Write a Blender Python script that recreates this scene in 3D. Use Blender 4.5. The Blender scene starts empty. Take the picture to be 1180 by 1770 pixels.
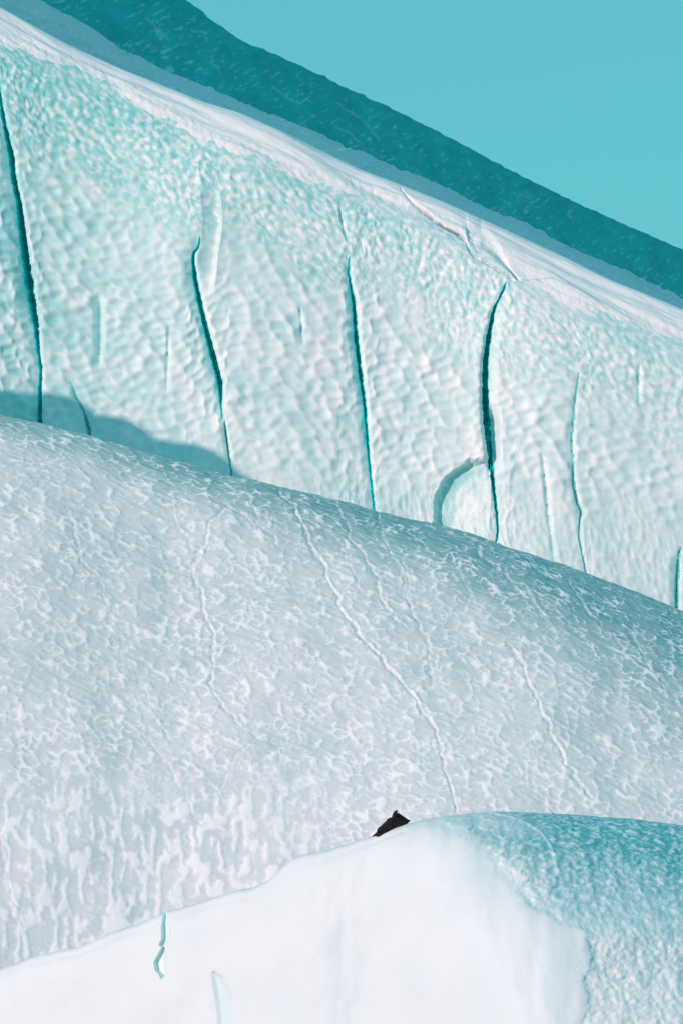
import bpy, math
import numpy as np

# ------------------------------------------------------------------ camera, sky, sun
scene = bpy.context.scene
COL = scene.collection
R = math.radians

CAM_Y = -60.0
cam_d = bpy.data.cameras.new("camera")
cam = bpy.data.objects.new("camera", cam_d)
COL.objects.link(cam)
cam.location = (0, CAM_Y, 0)
cam.rotation_euler = (R(90), 0, 0)
cam_d.sensor_fit = 'VERTICAL'
cam_d.angle = 2 * math.atan(8.85 / 60.0)
cam_d.clip_start = 1.0
cam_d.clip_end = 20000
scene.camera = cam

SUN_AZ, SUN_EL = 45.0, 15.0          # azimuth to the left of "behind the camera"
az, el = R(SUN_AZ), R(SUN_EL)
S = np.array([-math.sin(az) * math.cos(el), -math.cos(az) * math.cos(el), math.sin(el)])

world = bpy.data.worlds.new("World")
scene.world = world
world.use_nodes = True
wn, wl = world.node_tree.nodes, world.node_tree.links
bg = wn['Background']
sky = wn.new('ShaderNodeTexSky')
sky.sky_type = 'NISHITA'
sky.sun_disc = False
sky.sun_elevation = el
sky.sun_rotation = R(180 + SUN_AZ)
sky.air_density = 1.0
sky.dust_density = 0.3
sky.ozone_density = 3.0
tint = wn.new('ShaderNodeMix')
tint.data_type = 'RGBA'
tint.blend_type = 'MULTIPLY'
tint.inputs[0].default_value = 1.0
SKY_TINT = (0.34, 1.0, 1.05, 1)
tint.inputs[7].default_value = SKY_TINT
wl.new(sky.outputs[0], tint.inputs[6])
teal_mix = wn.new('ShaderNodeMix')            # even teal mixed in to flatten the sky and lift the shade
teal_mix.data_type = 'RGBA'
teal_mix.inputs[0].default_value = 0.75
teal_mix.inputs[7].default_value = (1.38, 5.5, 6.35, 1)
wl.new(tint.outputs[2], teal_mix.inputs[6])
wl.new(teal_mix.outputs[2], bg.inputs[0])
bg.inputs[1].default_value = 0.10

sun_d = bpy.data.lights.new("sun", 'SUN')
sun_d.energy = 3.2
sun_d.angle = R(1.2)
sun_d.color = (1.0, 0.63, 0.59)
sun = bpy.data.objects.new("sun", sun_d)
COL.objects.link(sun)
from mathutils import Vector
sun.rotation_euler = Vector(S).to_track_quat('Z', 'Y').to_euler()
sun.location = Vector(S) * 50

vs = scene.view_settings
vs.view_transform = 'Standard'
vs.look = 'None'
vs.exposure = 0.0
vs.gamma = 1.0
vs.use_curve_mapping = False

# ------------------------------------------------------------------ numeric helpers
def fade(t): return t * t * t * (t * (t * 6 - 15) + 10)
def sstep(a, b, x):
    t = np.clip((x - a) / (b - a + 1e-12), 0, 1)
    return t * t * (3 - 2 * t)
def hsh(ix, iy, seed):
    h = (ix.astype(np.int64) * 374761393 + iy.astype(np.int64) * 668265263 + seed * 1274126177) & 0xFFFFFFFF
    h = ((h ^ (h >> 13)) * 1103515245) & 0xFFFFFFFF
    h = ((h ^ (h >> 16)) * 2246822519) & 0xFFFFFFFF
    return ((h ^ (h >> 15)) & 0xFFFFFF) / float(0x1000000)
def perlin(x, y, seed=0):
    x0, y0 = np.floor(x), np.floor(y)
    fx, fy = x - x0, y - y0
    out = []
    for dy in (0, 1):
        for dx in (0, 1):
            a = hsh(x0 + dx, y0 + dy, seed) * 2 * np.pi
            out.append(np.cos(a) * (fx - dx) + np.sin(a) * (fy - dy))
    u, v = fade(fx), fade(fy)
    return 1.5 * ((out[0] * (1 - u) + out[1] * u) * (1 - v) + (out[2] * (1 - u) + out[3] * u) * v)
def fbm(x, y, seed=0, octv=4, gain=0.5):
    s = 0; a = 1.0
    for k in range(octv):
        s = s + a * perlin(x * 2 ** k + 17.3 * k, y * 2 ** k - 9.1 * k, seed + k * 31)
        a *= gain
    return s
def worley(x, y, seed=0, jit=0.9):
    x0, y0 = np.floor(x), np.floor(y)
    f1 = np.full(x.shape, 9.0); f2 = np.full(x.shape, 9.0); cid = np.zeros(x.shape)
    for dy in (-1, 0, 1):
        for dx in (-1, 0, 1):
            cx, cy = x0 + dx, y0 + dy
            px_ = cx + 0.5 + jit * (hsh(cx, cy, seed) - 0.5)
            py_ = cy + 0.5 + jit * (hsh(cx, cy, seed + 77) - 0.5)
            d = np.sqrt((x - px_) ** 2 + (y - py_) ** 2)
            near = d < f1
            f2 = np.where(near, f1, np.minimum(f2, d))
            cid = np.where(near, hsh(cx, cy, seed + 191), cid)
            f1 = np.where(near, d, f1)
    return f1, f2, cid
def blur(h, n=1):
    for _ in range(n):
        p = np.pad(h, 1, mode='edge')
        h = (p[1:-1, 1:-1] * 4 + p[:-2, 1:-1] * 2 + p[2:, 1:-1] * 2 + p[1:-1, :-2] * 2 + p[1:-1, 2:] * 2
             + p[:-2, :-2] + p[2:, :-2] + p[:-2, 2:] + p[2:, 2:]) / 16
    return h
def rot(u, v, deg):
    c, s = math.cos(R(deg)), math.sin(R(deg))
    return u * c + v * s, -u * s + v * c
def smooth_interp(x, pts, r=12):
    """piecewise linear through pts, rounded a little"""
    p = np.array(pts, float)
    ws = np.exp(-np.linspace(-1.6, 1.6, 9) ** 2)
    return sum(w * np.interp(x + o * r, p[:, 0], p[:, 1]) for w, o in zip(ws, np.linspace(-1.6, 1.6, 9))) / ws.sum()

# photograph measurements (1180 x 1770 units, 1 unit = 1 cm at y = 0) to metres and back
def at(px, py, y):
    s = (np.asarray(y) - CAM_Y) / 60.0 * 0.01
    return (np.asarray(px) - 590) * s, (885 - np.asarray(py)) * s
def meas(X, Y, Z):
    s = (Y - CAM_Y) / 60.0 * 0.01
    return X / s + 590, 885 - Z / s

def grid_normals(P):
    du = np.gradient(P, axis=1)
    dv = np.gradient(P, axis=0)
    n = np.cross(du, dv)
    n /= np.linalg.norm(n, axis=2, keepdims=True) + 1e-12
    return n

def mesh_from_grid(name, P, mat, mask=None, parent=None, attrs=None, N=None, flip=False):
    """P[j,i,3] -> one mesh object; mask[j,i] picks the quads that belong to it"""
    nj, ni = P.shape[:2]
    j, i = np.meshgrid(np.arange(nj - 1), np.arange(ni - 1), indexing='ij')
    q = np.stack([j * ni + i, j * ni + i + 1, (j + 1) * ni + i + 1, (j + 1) * ni + i], -1)
    if N is not None: q = q[..., ::-1]
    q = q[mask] if mask is not None else q.reshape(-1, 4)
    used, inv = np.unique(q.ravel(), return_inverse=True)
    co = P.reshape(-1, 3)[used].astype(np.float32)
    me = bpy.data.meshes.new(name)
    me.vertices.add(len(co)); me.vertices.foreach_set('co', co.ravel())
    nl = len(inv)
    me.loops.add(nl); me.loops.foreach_set('vertex_index', inv.astype(np.int32))
    nf = nl // 4
    me.polygons.add(nf)
    me.polygons.foreach_set('loop_start', np.arange(0, nl, 4, dtype=np.int32))
    me.polygons.foreach_set('loop_total', np.full(nf, 4, dtype=np.int32))
    me.update(calc_edges=True)
    me.polygons.foreach_set('use_smooth', np.ones(nf, dtype=bool))
    for an, av in (attrs or {}).items():
        a = me.attributes.new(an, 'FLOAT', 'POINT')
        a.data.foreach_set('value', av.reshape(-1)[used].astype(np.float32))
    if N is not None:
        nn = N.reshape(-1, 3)[used]
        me.normals_split_custom_set_from_vertices(nn.tolist())
    me.materials.append(mat)
    o = bpy.data.objects.new(name, me)
    COL.objects.link(o)
    if parent is not None: o.parent = parent
    return o

def thing(name, label, cat, group=None):
    o = bpy.data.objects.new(name, None)
    COL.objects.link(o)
    o['label'] = label; o['category'] = cat
    if group: o['group'] = group
    return o

def largest(mask):
    """largest 4-connected piece of a boolean grid"""
    if not mask.any(): return mask
    js, is_ = np.where(mask)
    j0, j1, i0, i1 = js.min(), js.max() + 1, is_.min(), is_.max() + 1
    m = mask[j0:j1, i0:i1]
    lab = np.where(m, np.arange(1, m.size + 1).reshape(m.shape), 0)
    def sweep(lab):
        for ax in (0, 1):
            for fl in (False, True):
                L = lab if ax == 0 else lab.T
                if fl: L = L[::-1]
                L = L.copy()
                for r in range(1, len(L)):
                    L[r] = np.where(L[r] > 0, np.where(L[r - 1] > L[r], L[r - 1], L[r]), 0)
                if fl: L = L[::-1]
                lab = L if ax == 0 else L.T
        return lab
    for _ in range(60):
        new = sweep(lab)
        if (new == lab).all(): break
        lab = new
    ids, cnt = np.unique(lab[lab > 0], return_counts=True)
    out = np.zeros_like(mask)
    out[j0:j1, i0:i1] = lab == ids[cnt.argmax()]
    return out

# ------------------------------------------------------------------ materials
def ice_mat(name, base, frost=None, clear_or_shade=None, rough=0.55, spec=0.3, bump=0.25, bscale=25.0, blotch=0.06, bdist=0.01, sss=0.0):
    m = bpy.data.materials.new(name); m.use_nodes = True
    n, l = m.node_tree.nodes, m.node_tree.links
    b = n['Principled BSDF']
    b.inputs['Roughness'].default_value = rough
    b.inputs['Specular IOR Level'].default_value = spec
    tc = n.new('ShaderNodeTexCoord')
    ns = n.new('ShaderNodeTexNoise'); ns.inputs['Scale'].default_value = 1.1
    ns.inputs['Detail'].default_value = 5
    l.new(tc.outputs['Object'], ns.inputs['Vector'])
    mx = n.new('ShaderNodeMix'); mx.data_type = 'RGBA'
    mr = n.new('ShaderNodeMapRange'); mr.inputs[1].default_value = 0.35; mr.inputs[2].default_value = 0.65
    l.new(ns.outputs[0], mr.inputs[0]); l.new(mr.outputs[0], mx.inputs[0])
    lo = [max(0, c * (1 - blotch * k)) for c, k in zip(base, (2.2, 1.0, 0.8))]
    hi = [min(1, c * (1 + blotch * 0.6)) for c in base]
    mx.inputs[6].default_value = (*lo, 1); mx.inputs[7].default_value = (*hi, 1)
    out = mx.outputs[2]
    if clear_or_shade is not None:  # second colour, used for clear ice and for painted shade
        ac = n.new('ShaderNodeAttribute'); ac.attribute_name = 'clear_or_shade'
        cm = n.new('ShaderNodeMix'); cm.data_type = 'RGBA'
        l.new(ac.outputs['Fac'], cm.inputs[0]); l.new(out, cm.inputs[6])
        cm.inputs[7].default_value = (*clear_or_shade, 1)
        out = cm.outputs[2]
    if frost is not None:
        at_ = n.new('ShaderNodeAttribute'); at_.attribute_name = 'frost'
        fm = n.new('ShaderNodeMix'); fm.data_type = 'RGBA'
        l.new(at_.outputs['Fac'], fm.inputs[0]); l.new(out, fm.inputs[6])
        fm.inputs[7].default_value = (*frost, 1)
        out = fm.outputs[2]
    l.new(out, b.inputs['Base Color'])
    if sss > 0:
        b.inputs['Subsurface Weight'].default_value = sss
        b.inputs['Subsurface Radius'].default_value = (0.25, 0.9, 1.0)
        b.inputs['Subsurface Scale'].default_value = 0.08
    n2 = n.new('ShaderNodeTexNoise'); n2.inputs['Scale'].default_value = bscale
    n2.inputs['Detail'].default_value = 6; n2.inputs['Roughness'].default_value = 0.6
    l.new(tc.outputs['Object'], n2.inputs['Vector'])
    bp = n.new('ShaderNodeBump'); bp.inputs['Strength'].default_value = bump
    bp.inputs['Distance'].default_value = bdist
    l.new(n2.outputs[0], bp.inputs['Height']); l.new(bp.outputs[0], b.inputs['Normal'])
    return m

M_CLIFF = ice_mat('cliff_ice', (0.61, 0.83, 0.82), frost=(0.94, 0.93, 0.92), clear_or_shade=(0.28, 0.71, 0.69), bump=0.2, bscale=18)
M_CREV = ice_mat('deep_crevice_ice', (0.0, 0.70, 0.70), bump=0.1, blotch=0.1, rough=0.4)
M_CREV_PALE = ice_mat('hairline_crack_ice', (0.22, 0.66, 0.66), bump=0.1)
M_SNOW = ice_mat('wind_packed_snow', (0.93, 0.91, 0.92), clear_or_shade=(0.16, 0.30, 0.33), bump=0.35, bscale=22, blotch=0.02, rough=0.8, spec=0.1)
M_DRIFT = ice_mat('drifted_snow', (0.76, 0.76, 0.82), frost=(0.97, 0.97, 0.97), clear_or_shade=(0.45, 0.66, 0.70), bump=0.2, bscale=14, blotch=0.03, rough=0.8, spec=0.1)
M_DOME = ice_mat('grey_blue_ice', (0.745, 0.77, 0.785), frost=(0.95, 0.935, 0.945), clear_or_shade=(0.20, 0.46, 0.48), bump=0.2, bscale=16, blotch=0.05)
M_FRONT = ice_mat('white_ice', (0.735, 0.81, 0.83), frost=(0.45, 0.82, 0.84), bump=0.25, bscale=26, blotch=0.02)
M_SHOULDER = ice_mat('shoulder_ice', (0.70, 0.82, 0.83), frost=(0.95, 0.94, 0.94), clear_or_shade=(0.14, 0.55, 0.58), bump=0.2, bscale=20, blotch=0.06)
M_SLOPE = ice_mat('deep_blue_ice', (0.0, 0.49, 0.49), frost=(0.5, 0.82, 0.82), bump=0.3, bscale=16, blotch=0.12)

# ------------------------------------------------------------------ generic ice surface
def columns(x0, x1, base, dense=()):
    """column positions; finer spacing inside the dense (a, b, step) ranges"""
    xs = [x0]
    while xs[-1] < x1:
        st = base
        for a, b, s in dense:
            if a <= xs[-1] <= b: st = min(st, s)
        xs.append(xs[-1] + st)
    return np.array(xs)

def swept(cols, crest_pts, yc_pts, arcs, phi, crest_noise=0.0):
    """surface from a crest line; arcs = arclength rows (m, <0 behind crest); phi(arcs2d, px2d) = inclination deg"""
    crest = smooth_interp(cols, crest_pts) + crest_noise; yc = smooth_interp(cols, yc_pts, 60)
    x, z = at(cols, crest, yc)
    A, PX = np.meshgrid(arcs, cols, indexing='ij')
    ph = np.radians(phi(A, PX))
    da = np.diff(arcs)[:, None]
    mid = (ph[1:] + ph[:-1]) / 2
    dy = np.vstack([np.zeros((1, len(cols))), np.cumsum(-np.cos(mid) * da, 0)])
    dz = np.vstack([np.zeros((1, len(cols))), np.cumsum(-np.sin(mid) * da, 0)])
    k = np.argmin(np.abs(arcs))
    dy -= dy[k]; dz -= dz[k]
    P = np.stack([np.broadcast_to(x, A.shape), yc + dy, z + dz], -1).copy()
    return P, A, PX

# ================================================================== SEA
sea_m = bpy.data.materials.new('sea_water'); sea_m.use_nodes = True
sb = sea_m.node_tree.nodes['Principled BSDF']
sb.inputs['Base Color'].default_value = (0.20, 0.42, 0.45, 1); sb.inputs['Roughness'].default_value = 0.2
sn = sea_m.node_tree.nodes.new('ShaderNodeTexNoise'); sn.inputs['Scale'].default_value = 0.8; sn.inputs['Detail'].default_value = 6
sbp = sea_m.node_tree.nodes.new('ShaderNodeBump'); sbp.inputs['Strength'].default_value = 0.4; sbp.inputs['Distance'].default_value = 0.3
stc = sea_m.node_tree.nodes.new('ShaderNodeTexCoord')
sea_m.node_tree.links.new(stc.outputs['Object'], sn.inputs['Vector'])
sea_m.node_tree.links.new(sn.outputs[0], sbp.inputs['Height'])
sea_m.node_tree.links.new(sbp.outputs[0], sb.inputs['Normal'])
SEA_Z = -11.0
sp = np.zeros((2, 2, 3)); g = 8000
sp[0, 0] = (-g, -g, SEA_Z); sp[0, 1] = (g, -g, SEA_Z); sp[1, 0] = (-g, g, SEA_Z); sp[1, 1] = (g, g, SEA_Z)
sea = mesh_from_grid('sea', sp, sea_m)
sea['kind'] = 'structure'

# ================================================================== ICE CLIFF
# (py, px, width) down each crack; deep side: +1 deep at the right edge, -1 deep at the left edge
CRACKS = [
 ([(140,-2,3),(165,0,4),(215,8,6),(270,20,10),(310,24,9),(350,33,10),(430,42,14),(500,52,14),(560,62,10),(600,66,5),(640,71,4),(680,69,6),(735,69,7),(770,69,5)], 1, 26, 1),
 ([(405,346,1),(418,346,2),(430,342,4),(437,335,5),(450,334,6),(480,337,9),(530,347,10),(580,359,12),(625,371,13),(660,380,12),(685,382,7),(700,382,3),(725,385,2)], 1, 24, 1),
 ([(724,388,1),(745,390,4),(775,394,4),(820,400,2),(850,402,1)], -1, 6, 0),
 ([(352,588,1),(375,590,3),(400,595,2),(420,602,1)], 1, 5, 0),
 ([(440,604,1),(470,602,3),(490,605,5),(520,611,8),(580,615,10),(640,622,10),(700,630,7),(780,636,5),(865,645,3),(900,650,2)], 1, 16, 1),
 ([(485,875,1),(500,870,3),(520,860,3),(535,853,6),(570,846,9),(620,839,12),(660,838,13),(700,839,15),(740,842,15),(790,847,11),(840,852,6),(890,858,4),(920,860,3),(960,852,2)], -1, 22, 1),
 ([(640,1000,1),(700,992,3),(760,987,3),(800,989,3),(840,991,6),(870,997,6),(886,1004,5),(900,1001,4),(930,1000,3),(980,1010,3),(1020,1016,2)], 1, 10, 0),
 ([(505,172,1),(540,174,3),(600,174,3),(640,171,1)], 1, 14, 0),
 ([(560,293,0.6),(620,290,1.6),(680,288,0.6)], 1, 4, 0),
 ([(780,936,1),(830,942,3),(880,946,3),(950,955,3),(990,960,1)], 1, 7, 0),
 ([(625,1105,0.8),(655,1103,2),(700,1103,0.8)], 1, 5, 0),
 ([(940,1175,1),(980,1170,5),(1030,1168,6),(1080,1168,5)], 1, 12, 0),
 ([(655,120,0.8),(690,134,2),(712,146,2),(735,152,5),(765,158,4),(790,160,2)], 1, 9, 0),
 ([(525,518,0.6),(560,521,1.5),(600,523,0.6)], 1, 4, 0),
]
CW = [0.85, 0.66, 0.5, 0.5, 0.55, 0.66, 0.38, 0.8, 0.8, 0.6, 0.8, 0.55, 0.7, 0.8]
THIN = [k for k, c in enumerate(CRACKS) if max(p[2] for p in c[0]) < 3.5]
SNOW_CREST = [(-160,-75),(0,15),(70,55),(130,87),(200,119),(300,158),(348,178),(412,197),(497,234),(560,266),(624,297),(700,326),(760,350),(850,390),(950,435),(1050,485),(1180,540),(1340,605)]
SNOW_EDGE = [(-160,0),(0,88),(50,103),(100,124),(160,148),(200,166),(242,190),(306,228),(370,258),(400,273),(454,288),(518,320),(560,333),(624,346),(660,362),(700,375),(740,395),(780,414),(820,440),(860,464),(900,488),(950,520),(1000,545),(1100,575),(1180,600),(1340,660)]
CLIFF_YC = [(-160,3.0),(1340,3.0)]
PHI_CAP, PHI_FACE = 50.0, 84.0
def cliff_phi(A, PX):
    h = (smooth_interp(PX, SNOW_EDGE, 90) - smooth_interp(PX, SNOW_CREST, 90)) * 0.0105
    ab = h / math.sin(R(PHI_CAP))
    up = PHI_CAP * sstep(-0.25, 0.5, A) + (PHI_FACE - PHI_CAP) * sstep(-0.5, 1.3, A - ab)
    back = -68 * sstep(0.2, 3.2, -A)
    return np.where(A < 0, back + PHI_CAP * sstep(-0.25, 0.5, A), up)
cols = columns(-160, 1340, 2.1, [(688, 831, 1.3), (-10, 86, 0.9), (325, 402, 0.9), (582, 655, 0.95), (832, 882, 0.9), (984, 1014, 1.2)])
arcs = np.concatenate([-np.array([16, 12, 8, 5, 3.2, 2, 1.2, .7, .4, .2]), np.arange(0, 2.6, 0.019), np.arange(2.6, 9.3, 0.0205), np.array([9.5, 10, 11, 13, 16, 20, 24])])
P, A, PX0 = swept(cols, SNOW_CREST, CLIFF_YC, arcs, cliff_phi)
mpx, mpy = meas(P[..., 0], P[..., 1], P[..., 2])
N = grid_normals(P)
if N[200, 200, 1] > 0: N = -N
U, V = P[..., 0], A - 0.0
edge_py = smooth_interp(mpx, SNOW_EDGE)
below = mpy - edge_py                                   # distance below the snow edge
# scallops
wu = U + 0.07 * fbm(U * 1.3, V * 1.3, 3, 2); wv = V + 0.07 * fbm(U * 1.3 + 9, V * 1.3, 5, 2)
a1, b1 = rot(wu, wv, -33)
f1, f2, _ = worley(a1 / 0.27, b1 / 0.125, 11)
ang = fbm(U * 0.7, V * 0.7, 27, 2)
a4, b4 = rot(wu + 0.04 * ang, wv + 0.12 * ang, -40)
n1 = perlin(a4 / 0.31, b4 / 0.15, 28) + 0.12 * perlin(a4 / 0.17 + 3, b4 / 0.10, 29)
rn = blur(np.clip(1 - np.abs(n1) / 0.52, 0, 1), 3)
crest1 = np.exp(-((f2 - f1) / 0.20) ** 2) * sstep(0.30, 0.55, f1)
crestm = np.clip(1.15 * rn ** 1.5 * np.clip(0.85 + 0.6 * fbm(U * 2.2, V * 2.2, 24, 2), 0.3, 1.15) + 0.06 * crest1, 0, 1)
a5, b5 = rot(U + 0.06 * fbm(U * 2.2, V * 2.2, 33, 2) + 0.05 * ang, V + 0.06 * fbm(U * 2.2 + 4, V * 2.2, 34, 2) + 0.10 * ang, -36)
g1, g2, _ = worley(a5 / 0.34, b5 / 0.150, 35, 0.72)
sc_c = blur(np.exp(-((g2 - g1) / 0.24) ** 2) * np.clip(0.85 + 0.7 * fbm(U * 2.2, V * 2.2, 37, 2), 0.2, 1.3), 2)
wk = sstep(-0.5, 0.5, fbm(U * 0.9, V * 0.9, 36, 2))
crestm = np.clip(sc_c * (0.95 - 0.3 * wk) + crestm * 0.45 * wk, 0, 1)
mid = blur(g1 ** 2, 3) * 0.095 + 0.024 * sc_c + (0.25 + 0.45 * wk) * (0.040 * rn + 0.026 * n1)
f1m = f1
a2, b2 = rot(wu, wv, 20)
f1, f2, _ = worley(a2 / 0.085, b2 / 0.12, 13)
fine = f1 ** 2 * 0.022 + 0.020 * fbm(a2 / 0.12, b2 / 0.16, 41, 3)
f1, f2, _ = worley(wu / 0.11, wv / 0.26, 15)
lowf1, lowf2 = f1, f2
low = f1 ** 2 * 0.04 + 0.02 * np.abs(fbm(wu / 0.10, wv / 0.3, 25, 2))
big = 0.03 * fbm(U * 0.55, V * 0.35, 7, 2) + 0.012 * fbm(U * 1.5, V * 0.8, 8, 2)
jag = 60 * fbm(U * 0.8, V * 0.8, 51, 3)
top_w = 1 - sstep(70, 250, below + jag * 0.8 - 60 * (mpx < 0))
low_w = sstep(700, 840, mpy + jag * 0.6 + 0.10 * (590 - mpx) - 60)
amp = 0.75 + 0.35 * fbm(U * 0.7, V * 0.7, 61, 2)
amp *= np.where(mpx < 420, 1.15, 1.0)
rel = mid * (1 - top_w) * (1 - low_w) * amp + fine * top_w + low * low_w * (1 - top_w)
rel = blur(rel, 2)
ice = sstep(-30, 10, below)
out = (rel * ice * sstep(-5, 25, below) + big * ice)
# broad vertical slab steps: the ice on the right of a crack stands a little proud
ydis = np.zeros_like(out)
cutmask = np.zeros_like(out)
cut_id = np.full(out.shape, -1)
flat = np.ones_like(out); crk = np.zeros_like(out)
for ci, (pts, side, ramp, lip) in enumerate(CRACKS):
    p = np.array(pts, float)
    inr = (mpy >= p[0, 0]) & (mpy <= p[-1, 0])
    cx = np.interp(mpy, p[:, 0], p[:, 1]) + 0.9 * perlin(mpy / 9.0, mpy * 0 + ci, 71) + 0.5 * perlin(mpy / 3.7, mpy * 0 + ci, 72)
    w = np.interp(mpy, p[:, 0], p[:, 2]) * CW[ci] * (1 + 0.35 * perlin(mpy / 16.0, mpy * 0 + ci, 73) + 0.12 * perlin(mpy / 5.5, mpy * 0 + ci, 74))
    fadev = sstep(p[0, 0], p[0, 0] + 12, mpy) * (1 - sstep(p[-1, 0] - 10, p[-1, 0], mpy))
    d = mpx - cx
    thn = 1.2 if ci in THIN else 0.0
    core = (1 - sstep(w / 2 - 0.4 - thn, w / 2 + 0.8 + thn, np.abs(d))) * inr * fadev
    t = np.clip(d / np.maximum(w, 1) + 0.5, 0, 1)
    tt = t if side > 0 else 1 - t
    dm = np.minimum(0.45, 0.005 + w * 0.034) * (0.5 if p[:, 2].max() < 3.5 else 1.0)
    ydis += core * dm * (0.30 + 0.70 * tt)
    wr = np.interp(mpy, p[:, 0], p[:, 2]) / p[:, 2].max()
    sd = -d * side                                     # distance out of the shallow side
    rm = np.where(sd > 0, np.clip(1 - sd / ramp, 0, 1) ** 1.5, 0) * fadev * inr * wr
    ydis += rm * (0.15 if lip else 0.035)
    crk = np.maximum(crk, rm * (0.9 if lip else 0.6)); crk = np.maximum(crk, core * (ci in THIN) * 1.0)
    flat = np.minimum(flat, 1 - 0.75 * rm ** 0.6)
    sh = d * side                                      # lip side
    lm = np.where(sh > 0, np.exp(-(sh / 11.0) ** 2), 0) * fadev * inr * wr
    lb = np.where(sh > 0, np.exp(-sh / 40.0), 0) * fadev * inr * wr
    ydis -= lb * (0.09 if lip else 0.03)
    ydis += np.where(sh > 0, np.exp(-(np.maximum(sh - w / 2, 0) / 4.5) ** 2), 0) * fadev * inr * wr * (0.10 if lip else 0.035)
    flat = np.minimum(flat, 1 - 0.6 * lm)
    new = core > 0.12
    cut_id = np.where(new, ci, cut_id)
# proud slab right of the upper edge (px 373, py 335-480)
e = np.array([(325, 374), (340, 373), (380, 377), (410, 374), (440, 369), (480, 366), (520, 360)], float)
ex = np.interp(mpy, e[:, 0], e[:, 1])
er = sstep(325, 345, mpy) * (1 - sstep(450, 520, mpy))
dd = mpx - ex
ydis += er * np.where(dd < 0, 0.16 * np.clip(1 + dd / 26, 0, 1), 0)
ydis -= er * np.where(dd >= 0, 0.15 * np.exp(-np.maximum(dd, 0) / 34), 0) * sstep(0, 9, dd)
flat = np.minimum(flat, 1 - 0.8 * er * np.exp(-(dd / 26) ** 2))
# recess shaped and tinted as a cast shadow's arc, left of the right-hand crack
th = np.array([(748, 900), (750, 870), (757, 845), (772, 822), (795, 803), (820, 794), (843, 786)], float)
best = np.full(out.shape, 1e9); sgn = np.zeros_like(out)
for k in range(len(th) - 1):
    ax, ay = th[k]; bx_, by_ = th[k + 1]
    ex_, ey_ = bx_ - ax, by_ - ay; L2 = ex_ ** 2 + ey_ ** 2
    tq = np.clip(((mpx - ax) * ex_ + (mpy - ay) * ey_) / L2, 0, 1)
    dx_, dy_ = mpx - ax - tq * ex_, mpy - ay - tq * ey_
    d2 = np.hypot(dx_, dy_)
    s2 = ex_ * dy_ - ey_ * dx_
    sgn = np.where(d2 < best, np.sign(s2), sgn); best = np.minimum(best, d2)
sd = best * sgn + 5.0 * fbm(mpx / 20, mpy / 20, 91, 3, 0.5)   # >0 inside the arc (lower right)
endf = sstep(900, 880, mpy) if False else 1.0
shade_arc = sstep(-2, 12, sd) * (1 - sstep(24, 100, sd)) * (mpx < 846)
ydis += 0.17 * shade_arc
ydis += 0.20 * (sstep(3, 6, mpx - 842) * (1 - sstep(10, 26, mpx - 842))) * sstep(690, 730, mpy) * (1 - sstep(790, 812, mpy))
shade_arc = shade_arc * (1 - sstep(20, 44, sd)); flat = np.minimum(flat, 1 - 0.6 * shade_arc)
# flutes of the packed snow of the cap, and the crevice across it
band = rot(U, V, 0)
fl = fbm(U * 0.45 + V * 0.5, (V * 1.0 - U * 0.05) * 2.6, 81, 5, 0.45)
capm = 1 - ice
out2 = out * flat + capm * (0.055 * fl) * sstep(-0.2, 0.35, A)
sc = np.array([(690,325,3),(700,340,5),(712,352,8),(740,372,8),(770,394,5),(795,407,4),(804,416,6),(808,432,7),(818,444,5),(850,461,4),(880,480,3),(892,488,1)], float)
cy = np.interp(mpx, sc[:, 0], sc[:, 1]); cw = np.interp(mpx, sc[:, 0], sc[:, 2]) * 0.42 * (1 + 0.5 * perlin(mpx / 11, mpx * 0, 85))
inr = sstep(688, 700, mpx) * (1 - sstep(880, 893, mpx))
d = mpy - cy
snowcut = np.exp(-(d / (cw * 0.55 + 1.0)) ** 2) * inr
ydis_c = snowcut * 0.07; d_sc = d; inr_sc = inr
# bright lip above the crevice and a hollow behind it
lipc = np.interp(mpx, [690, 760, 800, 830, 860, 885, 900], [4, 8, 14, 24, 16, 6, 2])
lz = np.clip(-d / np.maximum(lipc, 1), 0, 3)
bulge = np.where(d < 0, np.exp(-((lz - 0.6) / 0.6) ** 2), 0) * inr * 0.05 * sstep(700, 790, mpx)
hollow = np.where(d < 0, np.exp(-((lz - 2.0) / 0.7) ** 2), 0) * sstep(780, 840, mpx) * (1 - sstep(940, 990, mpx)) * 0.05
Pd = P + N * (out2 + bulge - hollow)[..., None]
Pd[..., 1] += ydis + ydis_c
cliff = thing('ice_cliff', 'tall pale dimpled ice cliff with dark teal vertical cracks under a white snow ridge', 'ice cliff', 'masses of ice')
Nf = grid_normals(Pd)
if Nf[200, 200, 1] > 0: Nf = -Nf
# frost: granular white ice on the scallop crests (a trait of the ice, save for the shade arc)
fpat = fbm(a2 / 0.13, b2 / 0.11, 43, 3)
lowc = np.clip(1 - (lowf2 - lowf1) / 0.3, 0, 1)
frost = (0.04 + 0.62 * blur(crestm, 1) * (1 - top_w) * (1 - low_w) + 0.5 * lowc * low_w * (1 - top_w)
         + top_w * (0.25 + 0.9 * np.clip(fpat, -0.3, 0.7)) + 0.25 * fbm(U * 1.2, V * 1.2, 95, 4) + 0.24 * sstep(100, 900, mpx + mpy * 0.4))
frost = np.clip(frost, 0, 1)
clear_or_shade = np.clip(0.85 * top_w * (1 - 0.45 * sstep(300, 1100, mpx)) + 0.35 * (mpx < np.interp(mpy, [140, 350, 500, 600, 770], [-5, 33, 52, 66, 69])) + 0.5 * (1 - sstep(0, 520, mpx)) + 0.3 * fbm(U * 0.9, V * 0.9, 97, 3) + crk + 0.5 * shade_arc, 0, 1)  # along the arc, cast shadow is put into the colour
frost = frost * (1 - 0.8 * np.clip(crk, 0, 1))
frost = np.clip(frost - 0.4 * shade_arc, 0, 1)
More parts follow.
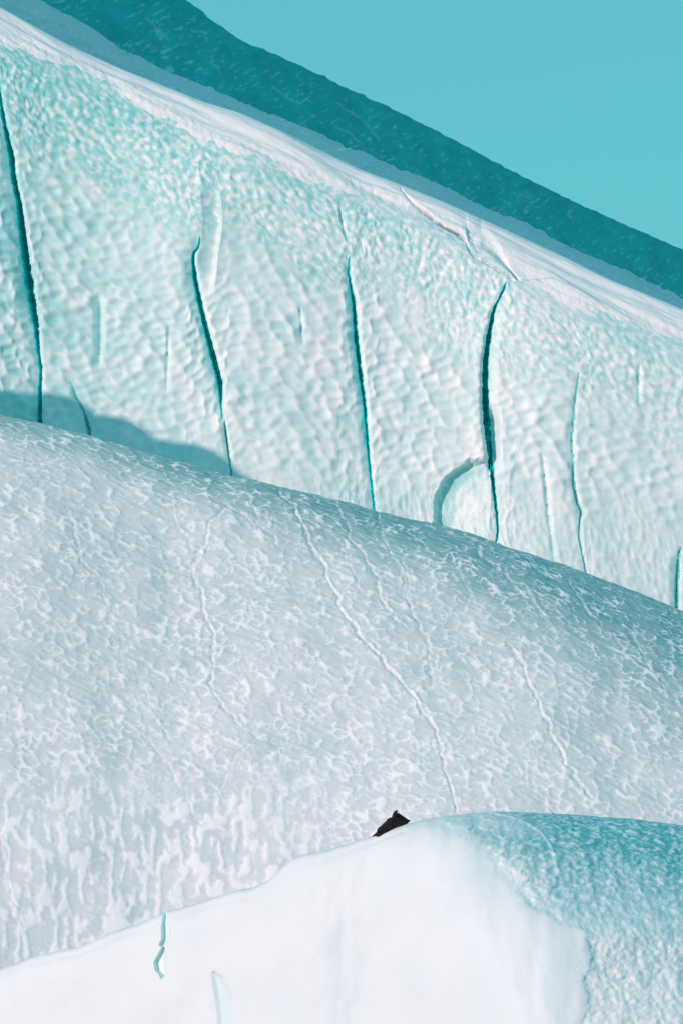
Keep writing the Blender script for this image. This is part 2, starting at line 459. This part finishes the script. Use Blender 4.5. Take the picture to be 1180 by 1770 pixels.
def quad(a, f=np.maximum): return f(f(a[:-1, :-1], a[1:, :-1]), f(a[:-1, 1:], a[1:, 1:]))
cid_q = quad(cut_id)
keep = np.full(cid_q.shape, -1)
for ci in range(len(CRACKS)):
    if ci not in THIN: keep[largest(cid_q == ci)] = ci
cid_q = keep
# snow cap edge: ragged
ragged = below + 9 * fbm(U * 2.2, V * 2.2, 101, 4) + 5 * fbm(U * 8, V * 8, 102, 2)
thick = 0.04 * sstep(0, 40, -ragged) - 0.008
cap_q = quad(ragged, np.minimum) < 6
mesh_from_grid('ice_face', Pd, M_CLIFF, mask=largest((cid_q < 0) & (quad(ragged) > -14)), parent=cliff, attrs={'frost': frost, 'clear_or_shade': clear_or_shade}, N=Nf)
for ci in range(len(CRACKS)):
    mk = cid_q == ci
    if mk.sum() > 10 and ci not in THIN: mesh_from_grid('crevice', Pd, M_CREV_PALE if ci in (2, 3, 6, 11, 12) else M_CREV, mask=mk, parent=cliff, N=Nf)
Pc = Pd + N * thick[..., None]
Nc = grid_normals(Pc)
if Nc[60, 200, 1] > 0: Nc = -Nc
cap_q = largest(cap_q); crevice_shade = 1.0 * np.exp(-(d_sc / 2.1) ** 2) * inr_sc * sstep(700, 760, mpx)  # crevice line darkened in the colour, as shade inside it
mesh_from_grid('snow_cap', Pc, M_SNOW, mask=cap_q, parent=cliff, attrs={'clear_or_shade': crevice_shade}, N=Nc)

# ================================================================== ICE DOME
DOME_CREST = [(-760,450),(-560,470),(-400,512),(-170,590),(-90,640),(-30,696),(0,717),(50,727),(100,739),(200,769),(300,796),(400,822),(500,846),(600,871),(700,895),(800,920),(900,950),(1000,986),(1100,1026),(1180,1056),(1340,1122)]  # unseen crest at far left raised to throw its shadow on the cliff
DOME_YC = [(-500,-3.6),(0,-3.2),(600,-2.4),(1340,-1.6)]
def dome_phi(A, PX):
    L = np.interp(PX, [-200, 300, 700, 1180], [0.55, 0.7, 1.2, 1.7])
    f = 4 + 59 * (1 - np.exp(-np.maximum(A, 0) / L)) + 14 * sstep(3, 9, A)
    return np.where(A < 0, 4 - 62 * (1 - np.exp(A / 1.2)), f)
cols = columns(-500, 1340, 2.1, [])
cols = np.concatenate([np.arange(-760, -60, 12.0), columns(-60, 1260, 2.05), np.arange(1265, 1400, 14.0)])
arcs = np.concatenate([-np.array([18, 14, 10, 7, 5, 3.5, 2.5, 1.8, 1.2, .8, .5, .3, .2]), np.arange(-0.12, 1.2, 0.014), np.arange(1.2, 9.4, 0.0205), np.array([9.6, 10, 11, 12.5, 15, 18])])
P, A, _ = swept(cols, DOME_CREST, DOME_YC, arcs, dome_phi,
                crest_noise=30 * fbm(cols / 60, cols * 0, 199, 4, 0.6) * sstep(-10, -70, cols) * (cols < -10))  # unseen left crest roughened to break up its shadow's edge
# the right end of the dome turns away
P[..., 1] += 0.008 * np.maximum(P[..., 0] - 0.5, 0) ** 2
mpx, mpy = meas(P[..., 0], P[..., 1], P[..., 2])
N = grid_normals(P)
if N[150, 300, 1] > 0: N = -N
U, V = P[..., 0], A
wu = U + 0.07 * fbm(U * 3.4, V * 3.4, 203, 3, 0.6); wv = V + 0.07 * fbm(U * 3.4 + 5, V * 3.4, 205, 3, 0.6)
a1, b1 = rot(wu, wv, 12)
f1, f2, cid = worley(a1 / 0.185, b1 / 0.125, 211)
bowl = f1 ** 2; vein = f2 - f1
f1b, f2b, _ = worley(a1 / 0.11 + 4, b1 / 0.085, 213)
veinb = f2b - f1b
f1c, f2c, _ = worley((U + 0.6 * (wu - U)) / 0.19, wv / 0.95, 217)
veinc = f2c - f1c
w_ll = sstep(1290, 1440, mpy + 40 * fbm(U, V, 221, 2)) * (1 - sstep(430, 700, mpx + 60 * fbm(U, V, 222, 2)))
tn = 0.6 * fbm(U * 1.1, V * 1.1, 231, 3)
a3, b3 = rot(U, V, 13)
streak = fbm(a3 / 0.40, b3 / 0.06, 241, 3) * (1 - 0.8 * w_ll)
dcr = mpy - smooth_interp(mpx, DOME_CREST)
clear_or_shade = np.clip((1 - sstep(0, 1, dcr / np.interp(mpx, [0, 500, 900, 1180], [60, 110, 200, 290]))) * np.interp(mpx, [0, 400, 900, 1180], [0.7, 0.9, 1.0, 1.0])  # glassy teal ice at right; the crest's shade is put into the colour
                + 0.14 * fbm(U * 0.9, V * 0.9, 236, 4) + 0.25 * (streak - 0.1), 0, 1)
thk = np.clip(0.10 + 0.16 * tn + 0.00012 * (mpy - 900), 0.03, 0.5)
brk = fbm(U * 3.6, V * 3.6, 232, 3)
corner = sstep(0.61, 0.70, f1 + 0.12 * brk + 0.10 * tn - 0.16 * clear_or_shade)
fr = np.maximum((1 - sstep(thk * 0.75, thk * 0.75 + 0.07, vein)) * sstep(-0.35, 0.35, brk + 0.3 * tn), corner)
frb = (1 - sstep(0.02, 0.10, veinb)) * sstep(-0.1, 0.5, fbm(U * 1.7, V * 1.7, 233, 2)) * 0.7
tq_ = 0.16 + 0.35 * np.clip(tn + .3 * brk + .15, 0, 1)
frc = (1 - sstep(tq_, tq_ + 0.12, veinc)) * sstep(-0.5, 0.1, brk)
frost = np.clip(np.maximum(fr, frb) * (1 - w_ll) + np.maximum(frc, fr * 0.4) * w_ll, 0, 1)
a3, b3 = rot(U, V, 13)
streak = fbm(a3 / 0.40, b3 / 0.06, 241, 3) * (1 - 0.8 * w_ll)
rel = (bowl * 0.015 + f1b ** 2 * 0.002) * (1 - w_ll) + (f1c ** 2 * 0.003 + 0.004 * frc) * w_ll + 0.007 * frost + (0.0055 + 0.010 * np.exp(-np.maximum(V, 0) / 0.9)) * streak * (1 - frost)
rel = blur(rel, 1) + 0.05 * fbm(U * 0.5, V * 0.5, 251, 3)
RIDGES = [
 ([(395,880),(368,905),(350,945),(338,965),(338,985),(350,1020),(353,1035),(360,1070),(372,1095),(374,1115),(368,1150),(370,1190),(385,1212),(405,1240),(443,1275)], 7),
 ([(425,845),(440,880),(447,905),(470,925)], 4),
 ([(485,855),(508,875),(530,905),(537,940),(556,965),(585,1030),(600,1062),(625,1095),(650,1125),(680,1158),(705,1190),(740,1235),(758,1260),(765,1300),(775,1345),(792,1400)], 9),
 ([(585,880),(600,905),(612,935),(630,950),(640,975),(655,1000),(662,1035),(690,1070),(705,1085)], 6),
 ([(655,880),(657,900),(652,915)], 4),
 ([(695,975),(705,1020),(712,1045),(728,1085),(742,1110),(745,1150),(750,1185)], 5),
 ([(830,1110),(880,1112),(895,1130),(905,1160),(922,1190),(945,1230),(952,1265),(975,1305),(1000,1350),(1018,1375)], 8),
 ([(825,945),(832,962),(870,985),(885,1005),(905,1010),(925,1045),(940,1068)], 5),
 ([(118,872),(128,905),(136,945),(148,972),(180,1010)], 4),
 ([(1090,1092),(1105,1115),(1118,1150),(1150,1185)], 3.5),
 ([(443,1275),(420,1300),(398,1330),(388,1355),(386,1372)], 3.5),
 ([(255,1275),(285,1315),(315,1360),(330,1395),(350,1425)], 4),
 ([(388,870),(410,885),(440,905),(470,925),(482,940)], 4),
 ([(725,925),(740,950),(752,960)], 3.5),
 ([(0,1440),(25,1540),(45,1600)], 4),
 ([(300,885),(322,930),(338,960),(345,1000)], 3.5),
 ([(180,1010),(196,1060),(215,1112)], 3.5),
 ([(560,905),(590,940),(612,990),(622,1020)], 3.5),
 ([(800,1000),(812,1028),(806,1052)], 3.5),
 ([(238,1160),(262,1215),(300,1285)], 3.5),
 ([(985,1000),(1012,1048),(1040,1085)], 3.5),
 ([(655,880),(668,935),(690,985),(700,1030)], 4),
]
rid = np.full(frost.shape, -1)
relr = np.zeros_like(frost); trough = np.zeros_like(frost)
jx = 7 * fbm(mpx / 34, mpy / 34, 261, 4, 0.6); jy = 5 * fbm(mpx / 34, mpy / 34, 262, 4, 0.6)
for ri, (pts, w) in enumerate(RIDGES):
    p = np.array(pts, float)
    sel = (mpx > p[:, 0].min() - 40) & (mpx < p[:, 0].max() + 40) & (mpy > p[:, 1].min() - 40) & (mpy < p[:, 1].max() + 40)
    qx, qy = (mpx + jx)[sel], (mpy + jy)[sel]
    best = np.full(qx.shape, 1e9); side = np.zeros_like(best); tpar = np.zeros_like(best)
    for k in range(len(p) - 1):
        ax, ay = p[k]; e_ = p[k + 1] - p[k]
        tq = np.clip(((qx - ax) * e_[0] + (qy - ay) * e_[1]) / (e_ @ e_), 0, 1)
        dx_, dy_ = qx - ax - tq * e_[0], qy - ay - tq * e_[1]
        d2 = np.hypot(dx_, dy_)
        nb = d2 < best
        side = np.where(nb, np.sign(dx_), side); tpar = np.where(nb, (k + tq) / (len(p) - 1), tpar)
        best = np.minimum(best, d2)
    taper = np.sin(np.clip(tpar, 0.03, 0.97) * np.pi) ** 0.4
    ww = w * taper * np.clip(0.75 + 0.9 * perlin(tpar * 17, tpar * 0 + ri, 271), 0.1, 1.5) * 0.33
    crest_ = np.clip(1 - best / np.maximum(ww, 0.5), 0, 1)
    relr[sel] = np.maximum(relr[sel], crest_ * w * 0.0019 * np.clip(0.9 + 1.2 * perlin(tpar * 22, tpar * 0 + ri, 277), 0.0, 1.6))
    trough[sel] = np.maximum(trough[sel], np.where(side < 0, np.exp(-((best - ww - 2.2) / 2.6) ** 2), 0) * w * 0.0019)
    f_ = frost[sel]; frost[sel] = np.maximum(f_ * (1 - 0.6 * np.exp(-((best - ww - 2.5) / 2.5) ** 2)), 0.85 * sstep(0.0, 0.5, crest_) * np.clip(0.8 + 1.4 * perlin(tpar * 26, tpar * 0 + ri, 279), 0, 1))
    r_ = rid[sel]; rid[sel] = np.where(crest_ > 0.02, ri, r_)
rel = rel + blur(relr, 1) - trough
Pd = P + N * rel[..., None]
Nf = grid_normals(Pd)
if Nf[150, 300, 1] > 0: Nf = -Nf
dome = thing('ice_dome', 'wide rounded grey blue ice dome netted with white veins, in front of the cliff', 'ice dome', 'masses of ice')
rq = quad(rid)
keep = np.full(rq.shape, -1)
for ri in range(len(RIDGES)):
    keep[largest(rq == ri)] = ri
rq = keep
mesh_from_grid('ice_surface', Pd, M_DOME, mask=rq < 0, parent=dome, attrs={'frost': frost, 'clear_or_shade': clear_or_shade}, N=Nf)
for ri in range(len(RIDGES)):
    mk = rq == ri
    if mk.sum() > 10: mesh_from_grid('frost_ridge', Pd, M_DOME, mask=mk, parent=dome, attrs={'frost': frost, 'clear_or_shade': clear_or_shade}, N=Nf)

# ================================================================== FRONT ICE PEAK
FRONT_CREST = [(-160,1745),(0,1683),(60,1664),(130,1648),(190,1619),(280,1585),(330,1570),(400,1547),(440,1538),(465,1525),(500,1491),(520,1483),(560,1474),(640,1448),(700,1424),(745,1415),(790,1412),(850,1411),(900,1414),(1000,1424),(1100,1437),(1180,1449),(1340,1480)]
FRONT_YC = [(-160,-9.4),(560,-12.0),(760,-12.3),(1340,-12.3)]
BND = [(1405,742),(1420,757),(1445,800),(1470,838),(1490,862),(1520,884),(1560,902),(1575,925),(1592,955),(1603,985),(1612,1012),(1625,1016),(1660,1014),(1700,1010),(1770,1006),(2300,990)]
def front_phi(A, PX):
    w = sstep(620, 960, PX)
    L = 0.16 * (1 - w) + 1.9 * w
    mx = 82 * (1 - w) + 80 * w
    f = 3 + (mx - 3) * (1 - np.exp(-np.maximum(A, 0) / L))
    return np.where(A < 0, 3 - 60 * (1 - np.exp(A / 0.8)), f)
cols = np.concatenate([np.arange(-160, -40, 8.0), columns(-40, 1230, 2.1, [(262, 296, 1.0)]), np.arange(1236, 1400, 10.0)])
arcs = np.concatenate([-np.array([16, 12, 9, 6, 4, 2.6, 1.8, 1.2, .8, .5, .35, .22, .14]), np.arange(-0.09, 0.6, 0.0125), np.arange(0.6, 5.2, 0.0185), np.array([5.4, 6, 7, 9])])
P, A, _ = swept(cols, FRONT_CREST, FRONT_YC, arcs, front_phi)
mpx, mpy = meas(P[..., 0], P[..., 1], P[..., 2])
bnd = np.array(BND, float)
U, V = P[..., 0].copy(), A
bxx = np.interp(mpy, bnd[:, 0], bnd[:, 1]) + 8 * fbm(U * 3.5, V * 3.5, 301, 4, 0.6)
dr = (mpx - bxx) * 0.008                     # metres right of the boundary
k = np.interp(mpy, [1440, 1600, 1760], [0.75, 0.5, 0.3])
soft = np.interp(mpy, [1450, 1620], [0.22, 0.09])
ridge = k * 0.5 * (dr + np.sqrt(dr ** 2 + soft ** 2))
ridge = np.where(A < -1.0, ridge, ridge)
P[..., 1] += ridge + 0.0 + 0.06 * (np.sqrt((U - 0.8) ** 2 + 1.0) - (U - 0.8))
P[..., 1] += -0.10 * np.clip(-0.0, 0, 1)
N = grid_normals(P)
if N[150, 300, 1] > 0: N = -N
wr = sstep(-0.02, 0.14, dr)
# white face relief: broad flutes, pits, a rolled rim under the crest
vf = 0.030 * fbm(U * 1.5, V * 0.55, 311, 3) + 0.04 * fbm(U * 0.6, V * 0.6, 312, 2) + 0.002 * fbm(U * 7, V * 5, 313, 4, 0.6)
rim = 0.014 * np.exp(-((A - 0.16 - 0.05 * perlin(U * 1.3, U * 0, 315)) / 0.05) ** 2) * (0.5 + 0.8 * np.clip(perlin(U * 0.9, U * 0, 316) + .4, 0, 1)) * (mpx < 700)
wu = U + 0.05 * fbm(U * 3, V * 3, 321, 3); wv = V + 0.05 * fbm(U * 3 + 5, V * 3, 323, 3)
a1, b1 = rot(wu, wv, 25)
f1, f2, _ = worley(a1 / 0.13, b1 / 0.09, 325)
fb = fbm(a1 / 0.10, b1 / 0.07, 327, 3)
sr = f1 ** 2 * 0.009 + 0.008 * fb
out = (vf - rim) * (1 - wr) + (blur(sr, 1) + 0.02 * fbm(U * 0.8, V * 0.8, 329, 2)) * wr
out *= sstep(-0.3, 0.15, A) * 0.8 + 0.2
frost_lit_r = np.clip(sstep(0.5, 0.75, f1) * 0.5 + 0.75 * sstep(0.05, 0.45, fb) + 0.45 * sstep(1540, 1700, mpy) + 1.2 * np.exp(-np.maximum(dr, 0) / 0.5) * sstep(1430, 1560, mpy), 0, 1)  # speckles, plus light put into the colour low down and beside the lit face
clear_or_shade = np.clip(1.15 - sstep(0, 1, (mpy - 1440 + 0.20 * (1180 - mpx) + 40 * fbm(U, V, 351, 3)) / 210.0) * 1.15, 0, 1) * sstep(760, 980, mpx + 0.2 * (mpy - 1440))  # shade put into the colour where the top faces away from the sun
# smooth grey tongue next to the crest, with a fine raised seam
seam = np.array([(842,1411),(880,1420),(915,1432),(940,1448),(955,1470),(963,1488)], float)
best = np.full(out.shape, 1e9)
for q in range(len(seam) - 1):
    ax, ay = seam[q]; e_ = seam[q + 1] - seam[q]
    tq = np.clip(((mpx - ax) * e_[0] + (mpy - ay) * e_[1]) / (e_ @ e_), 0, 1)
    best = np.minimum(best, np.hypot(mpx - ax - tq * e_[0], mpy - ay - tq * e_[1]))
out += 0.012 * np.exp(-(best / 1.8) ** 2)
frost_lit_r = np.maximum(frost_lit_r, 0.9 * np.exp(-(best / 1.8) ** 2))
ton = np.exp(-(((mpx - 880) / 70) ** 2 + ((mpy - 1436 - (mpx - 880) * 0.2) / 13) ** 2))
frost_lit_r = np.maximum(frost_lit_r, 0.75 * ton); out -= (blur(sr, 1) * wr) * ton
# crack and groove
ydis = np.zeros_like(out); fid = np.full(out.shape, -1)
FC = [([(1580,284,1),(1588,284,4),(1600,283,7),(1615,285,10),(1630,284,9),(1639,279,8),(1644,281,3),(1655,278,8),(1670,273,13),(1683,276,13),(1692,281,6),(1697,280,1)], 0.10),
      ([(1686,368,2),(1694,375,12),(1710,381,18),(1735,388,22),(1770,390,20),(1850,388,14),(1900,380,2)], 0.045)]
for ci, (pts, dep) in enumerate(FC):
    p = np.array(pts, float)
    cx = np.interp(mpy, p[:, 0], p[:, 1]) + 0.6 * perlin(mpy / 5.0, mpy * 0 + ci, 331); w = np.interp(mpy, p[:, 0], p[:, 2]) * 1.2
    inr = (mpy > p[0, 0]) & (mpy < p[-1, 0])
    d = np.abs(mpx - cx)
    s_ = 1.9 if ci == 0 else np.where(mpx > cx, 8.0, 6.0)
    core = (1 - sstep(w / 2 - s_, w / 2 + s_, d)) * inr
    ydis += core * dep
    out *= 1 - 0.8 * core
    if ci == 0: fid = np.where(core > 0.15, 0, fid)
    else: groove = core
frost = np.where(wr > 0.5, frost_lit_r, 0)
Pd = P + N * out[..., None]
Pd[..., 1] += ydis
Nf = grid_normals(Pd)
if Nf[150, 300, 1] > 0: Nf = -Nf
front = thing('ice_peak', 'smooth bright white ice peak in the foreground with a teal dimpled shoulder on its right', 'iceberg', 'masses of ice')
wrq = quad(wr + 0.25 * fbm(U * 9, V * 9, 341, 3)) > 0.5
wrq = ~largest(~largest(wrq))
fq = largest((quad(fid) >= 0) & ~wrq)
mesh_from_grid('white_face', Pd, M_FRONT, mask=~wrq & ~fq, parent=front, attrs={'frost': 0.22 * groove}, N=Nf)  # groove tinted teal through the frost attribute
sh = mesh_from_grid('dimpled_shoulder', Pd, M_SHOULDER, mask=wrq & ~fq, parent=front, attrs={'frost': frost, 'clear_or_shade': clear_or_shade}, N=Nf)
M_PALE = ice_mat('pale_crack_ice', (0.72, 0.88, 0.87), bump=0.1, blotch=0.05)
mesh_from_grid('crack', Pd, M_PALE, mask=fq, parent=front, N=Nf)

# ================================================================== FAR ICE SLOPE
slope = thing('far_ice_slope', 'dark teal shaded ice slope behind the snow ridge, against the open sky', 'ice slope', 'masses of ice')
n = np.array([0.80, -0.50, 0.33]); n /= np.linalg.norm(n)
X0 = np.array([-6.2, 7.0, 8.0])
SKYLINE = [(-200,-330),(0,-190),(200,-80),(320,0),(345,18),(375,42),(420,71),(500,106),(580,143),(680,190),(780,240),(900,305),(1000,353),(1100,398),(1180,433),(1400,535)]
BORDER = [(-200,-160),(0,-40),(75,0),(150,40),(200,74),(285,118),(370,151),(433,180),(497,205),(560,231),(602,252),(632,257),(649,272),(700,292),(760,314),(820,348),(900,378),(980,422),(1080,465),(1180,512),(1400,600)]
cols = np.arange(-200, 1400, 2.6)
sky_l = smooth_interp(cols, SKYLINE, 6) + 0.9 * fbm(cols / 26, cols * 0, 401, 5, 0.6)
vrow = np.concatenate([-np.array([1600, 1100, 700, 450, 300, 200, 120, 70, 40, 22, 12, 6, 3, 1.5])[::1] * 0.01, np.arange(0, 3.2, 0.026), np.array([3.4, 4, 5, 7, 10, 14, 19])])
VR, PXg = np.meshgrid(vrow, cols, indexing='ij')
pyc = np.broadcast_to(sky_l, VR.shape)
PYg = pyc + np.maximum(VR, 0) * 100
# ray / plane intersection: where each traced point lies on the inclined plane
dx = (PXg - 590) * 0.01 / 60; dz = (885 - PYg) * 0.01 / 60
tt = (n @ (X0 - np.array([0, CAM_Y, 0]))) / (n[0] * dx + n[1] * 1.0 + n[2] * dz)
P = np.stack([dx * tt, CAM_Y + tt, dz * tt], -1)
bk = np.maximum(-VR, 0)
P[..., 1] += bk * 0.8; P[..., 2] -= bk * 1.1 * sstep(0, 0.4, bk); P[..., 0] -= 0.3 * bk
U = P[..., 0] + 0.0; V = P[..., 2] * 1.0
a1, b1 = rot(P[..., 0] * 1.7, V, 25)
f1, f2, _ = worley(a1 / 0.5, b1 / 0.2, 411)
sp1 = fbm(a1 / 0.36, b1 / 0.09, 413, 3) + 0.25 * fbm(a1 / 3, b1 / 0.8, 417, 2)
rel = 0.05 * f1 ** 2 + 0.03 * fbm(a1 / 0.6, b1 / 0.3, 415, 4)
rnd = 0.25 * np.exp(-np.maximum(VR, 0) / 0.12)
Pd = P + n * (blur(rel, 1) - rnd * 0)[..., None]
frost = sstep(0.34, 0.90, sp1 + 0.35 * fbm(a1 / 0.12, b1 / 0.05, 419, 2)) * 0.6 * sstep(0.0, 0.3, VR)
for ln in ([(583,178),(600,190),(615,200),(632,212),(640,222),(655,245)], [(365,108),(372,115),(380,126)], [(585,222),(605,232),(625,250)],
           [(250,30),(275,52),(290,70)], [(845,372),(862,378)], [(470,150),(500,172),(520,180)]):
    for (ax, ay), (bx_, by_) in zip(ln[:-1], ln[1:]):
        ex_, ey_ = bx_ - ax, by_ - ay
        tq = np.clip(((PXg - ax) * ex_ + (PYg - ay) * ey_) / (ex_ ** 2 + ey_ ** 2), 0, 1)
        dq = np.hypot(PXg - ax - tq * ex_ + 1.5 * perlin(PXg / 6, PYg / 6, 441), PYg - ay - tq * ey_)
        frost = np.maximum(frost, 0.5 * np.exp(-(dq / 1.6) ** 2))
frost = np.clip(frost + 0.05 * fbm(U * 0.5, V * 0.9, 443, 3), 0, 1)
Nf = grid_normals(Pd)
if Nf[60, 200, 1] > 0: Nf = -Nf
mesh_from_grid('ice_face', Pd, M_SLOPE, parent=slope, attrs={'frost': frost}, N=Nf)
# drift of snow along its foot
py_b = smooth_interp(cols, BORDER, 5)
rr = (PYg - py_b - 2.5 * fbm(PXg / 38, PYg / 30, 421, 5, 0.6) - 2 * fbm(PXg / 9, PYg / 9, 423, 2))
thick = 0.30 * sstep(-2, 60, rr) + 0.06 * sstep(-1, 8, rr) - 0.03 + 0.03 * fbm(PXg / 80 + PYg / 60, (PYg - PXg * 0.45) / 16, 425, 3) * sstep(5, 40, rr)
Pr = P + n * thick[..., None]
Nr = grid_normals(Pr)
if Nr[60, 200, 1] > 0: Nr = -Nr
dcs = smooth_interp(PXg, SNOW_CREST) - PYg
spk = fbm(PXg / 9 + PYg / 9, (PYg - 0.47 * PXg) / 2.6, 431, 3)
fin = np.zeros_like(spk)
for ln, wd, st in (([(578,263),(600,256),(632,253)], 2.6, 1.0), ([(425,172),(480,205),(528,235)], 8.0, 0.6)):
    for (ax, ay), (bx_, by_) in zip(ln[:-1], ln[1:]):
        ex_, ey_ = bx_ - ax, by_ - ay
        tq = np.clip(((PXg - ax) * ex_ + (PYg - ay) * ey_) / (ex_ ** 2 + ey_ ** 2), 0, 1)
        dq = np.hypot(PXg - ax - tq * ex_, PYg - ay - tq * ey_)
        fin = np.maximum(fin, st * np.exp(-(dq / wd) ** 2) * (1.0 if wd < 4 else sstep(-0.1, 0.4, fbm(PXg / 4, PYg / 7, 451, 2))))
mesh_from_grid('snow_drift', Pr, M_DRIFT, mask=quad(rr) > -8, parent=slope, N=Nr,
               attrs={'frost': fin + 0.5 * sstep(0.1, 0.5, spk) * (1 - sstep(4, 26, dcs)), 'clear_or_shade': 0.3 * sstep(0.1, 0.5, -spk) * (1 - sstep(10, 34, dcs))})

# ================================================================== BLACK ROCK ON THE PEAK
rock_m = bpy.data.materials.new('black_rock'); rock_m.use_nodes = True
rb = rock_m.node_tree.nodes['Principled BSDF']
rb.inputs['Base Color'].default_value = (0.016, 0.015, 0.017, 1); rb.inputs['Roughness'].default_value = 0.9
rb.inputs['Specular IOR Level'].default_value = 0.15
OUT = [(641.5,1446.5),(645,1443),(650,1438.5),(652,1432),(657,1428),(661,1424),(666,1419.5),(669,1415.5),(673,1413.2),(676.3,1412.8),(678,1407),(679.5,1404),(682,1401.3),(685.5,1400.4),(687.5,1400.8),(685.8,1403),(685.2,1405.3),(687.2,1405.9),(688.3,1403.3),(689.4,1405.8),(694,1409),(699,1412.3),(704,1416),(710,1418.6),(706,1421)]
import bmesh
bm = bmesh.new()
top = []; rng = np.random.RandomState(4)
yr = -12.02
out_pts = OUT
base = [(700,1426),(690,1430),(680,1436),(668,1443),(655,1450),(645,1452)]
ring = out_pts + base
def rv(px, py, y):
    x, z = at(px, py, y); return bm.verts.new((float(x), y, float(z)))
fr_ = [rv(px, py, yr + 0.02 * rng.rand()) for px, py in ring]
cxm, cym = 676, 1428
f2_ = [rv(cxm + (px - cxm) * 0.72 + rng.uniform(-1, 1), cym + (py - cym) * 0.68 + rng.uniform(-.8, .8), yr - 0.07 - 0.05 * rng.rand()) for px, py in ring]
b2_ = [rv(cxm + (px - cxm) * 0.75, cym + (py - cym) * 0.7, yr + 0.16 + 0.05 * rng.rand()) for px, py in ring]
c1 = rv(cxm, cym, yr - 0.13); c2 = rv(cxm, cym, yr + 0.24)
nR = len(ring)
for i in range(nR):
    j = (i + 1) % nR
    bm.faces.new((fr_[i], fr_[j], f2_[j], f2_[i])); bm.faces.new((fr_[j], fr_[i], b2_[i], b2_[j]))
    bm.faces.new((f2_[i], f2_[j], c1)); bm.faces.new((b2_[j], b2_[i], c2))
bmesh.ops.recalc_face_normals(bm, faces=bm.faces)
rme = bpy.data.meshes.new('rock_outcrop'); bm.to_mesh(rme); bm.free(); rme.materials.append(rock_m)
rock = bpy.data.objects.new('rock_outcrop', rme); COL.objects.link(rock)
rock['label'] = 'small jagged black rock with hooked tip on the crest of the white peak'
rock['category'] = 'rock'
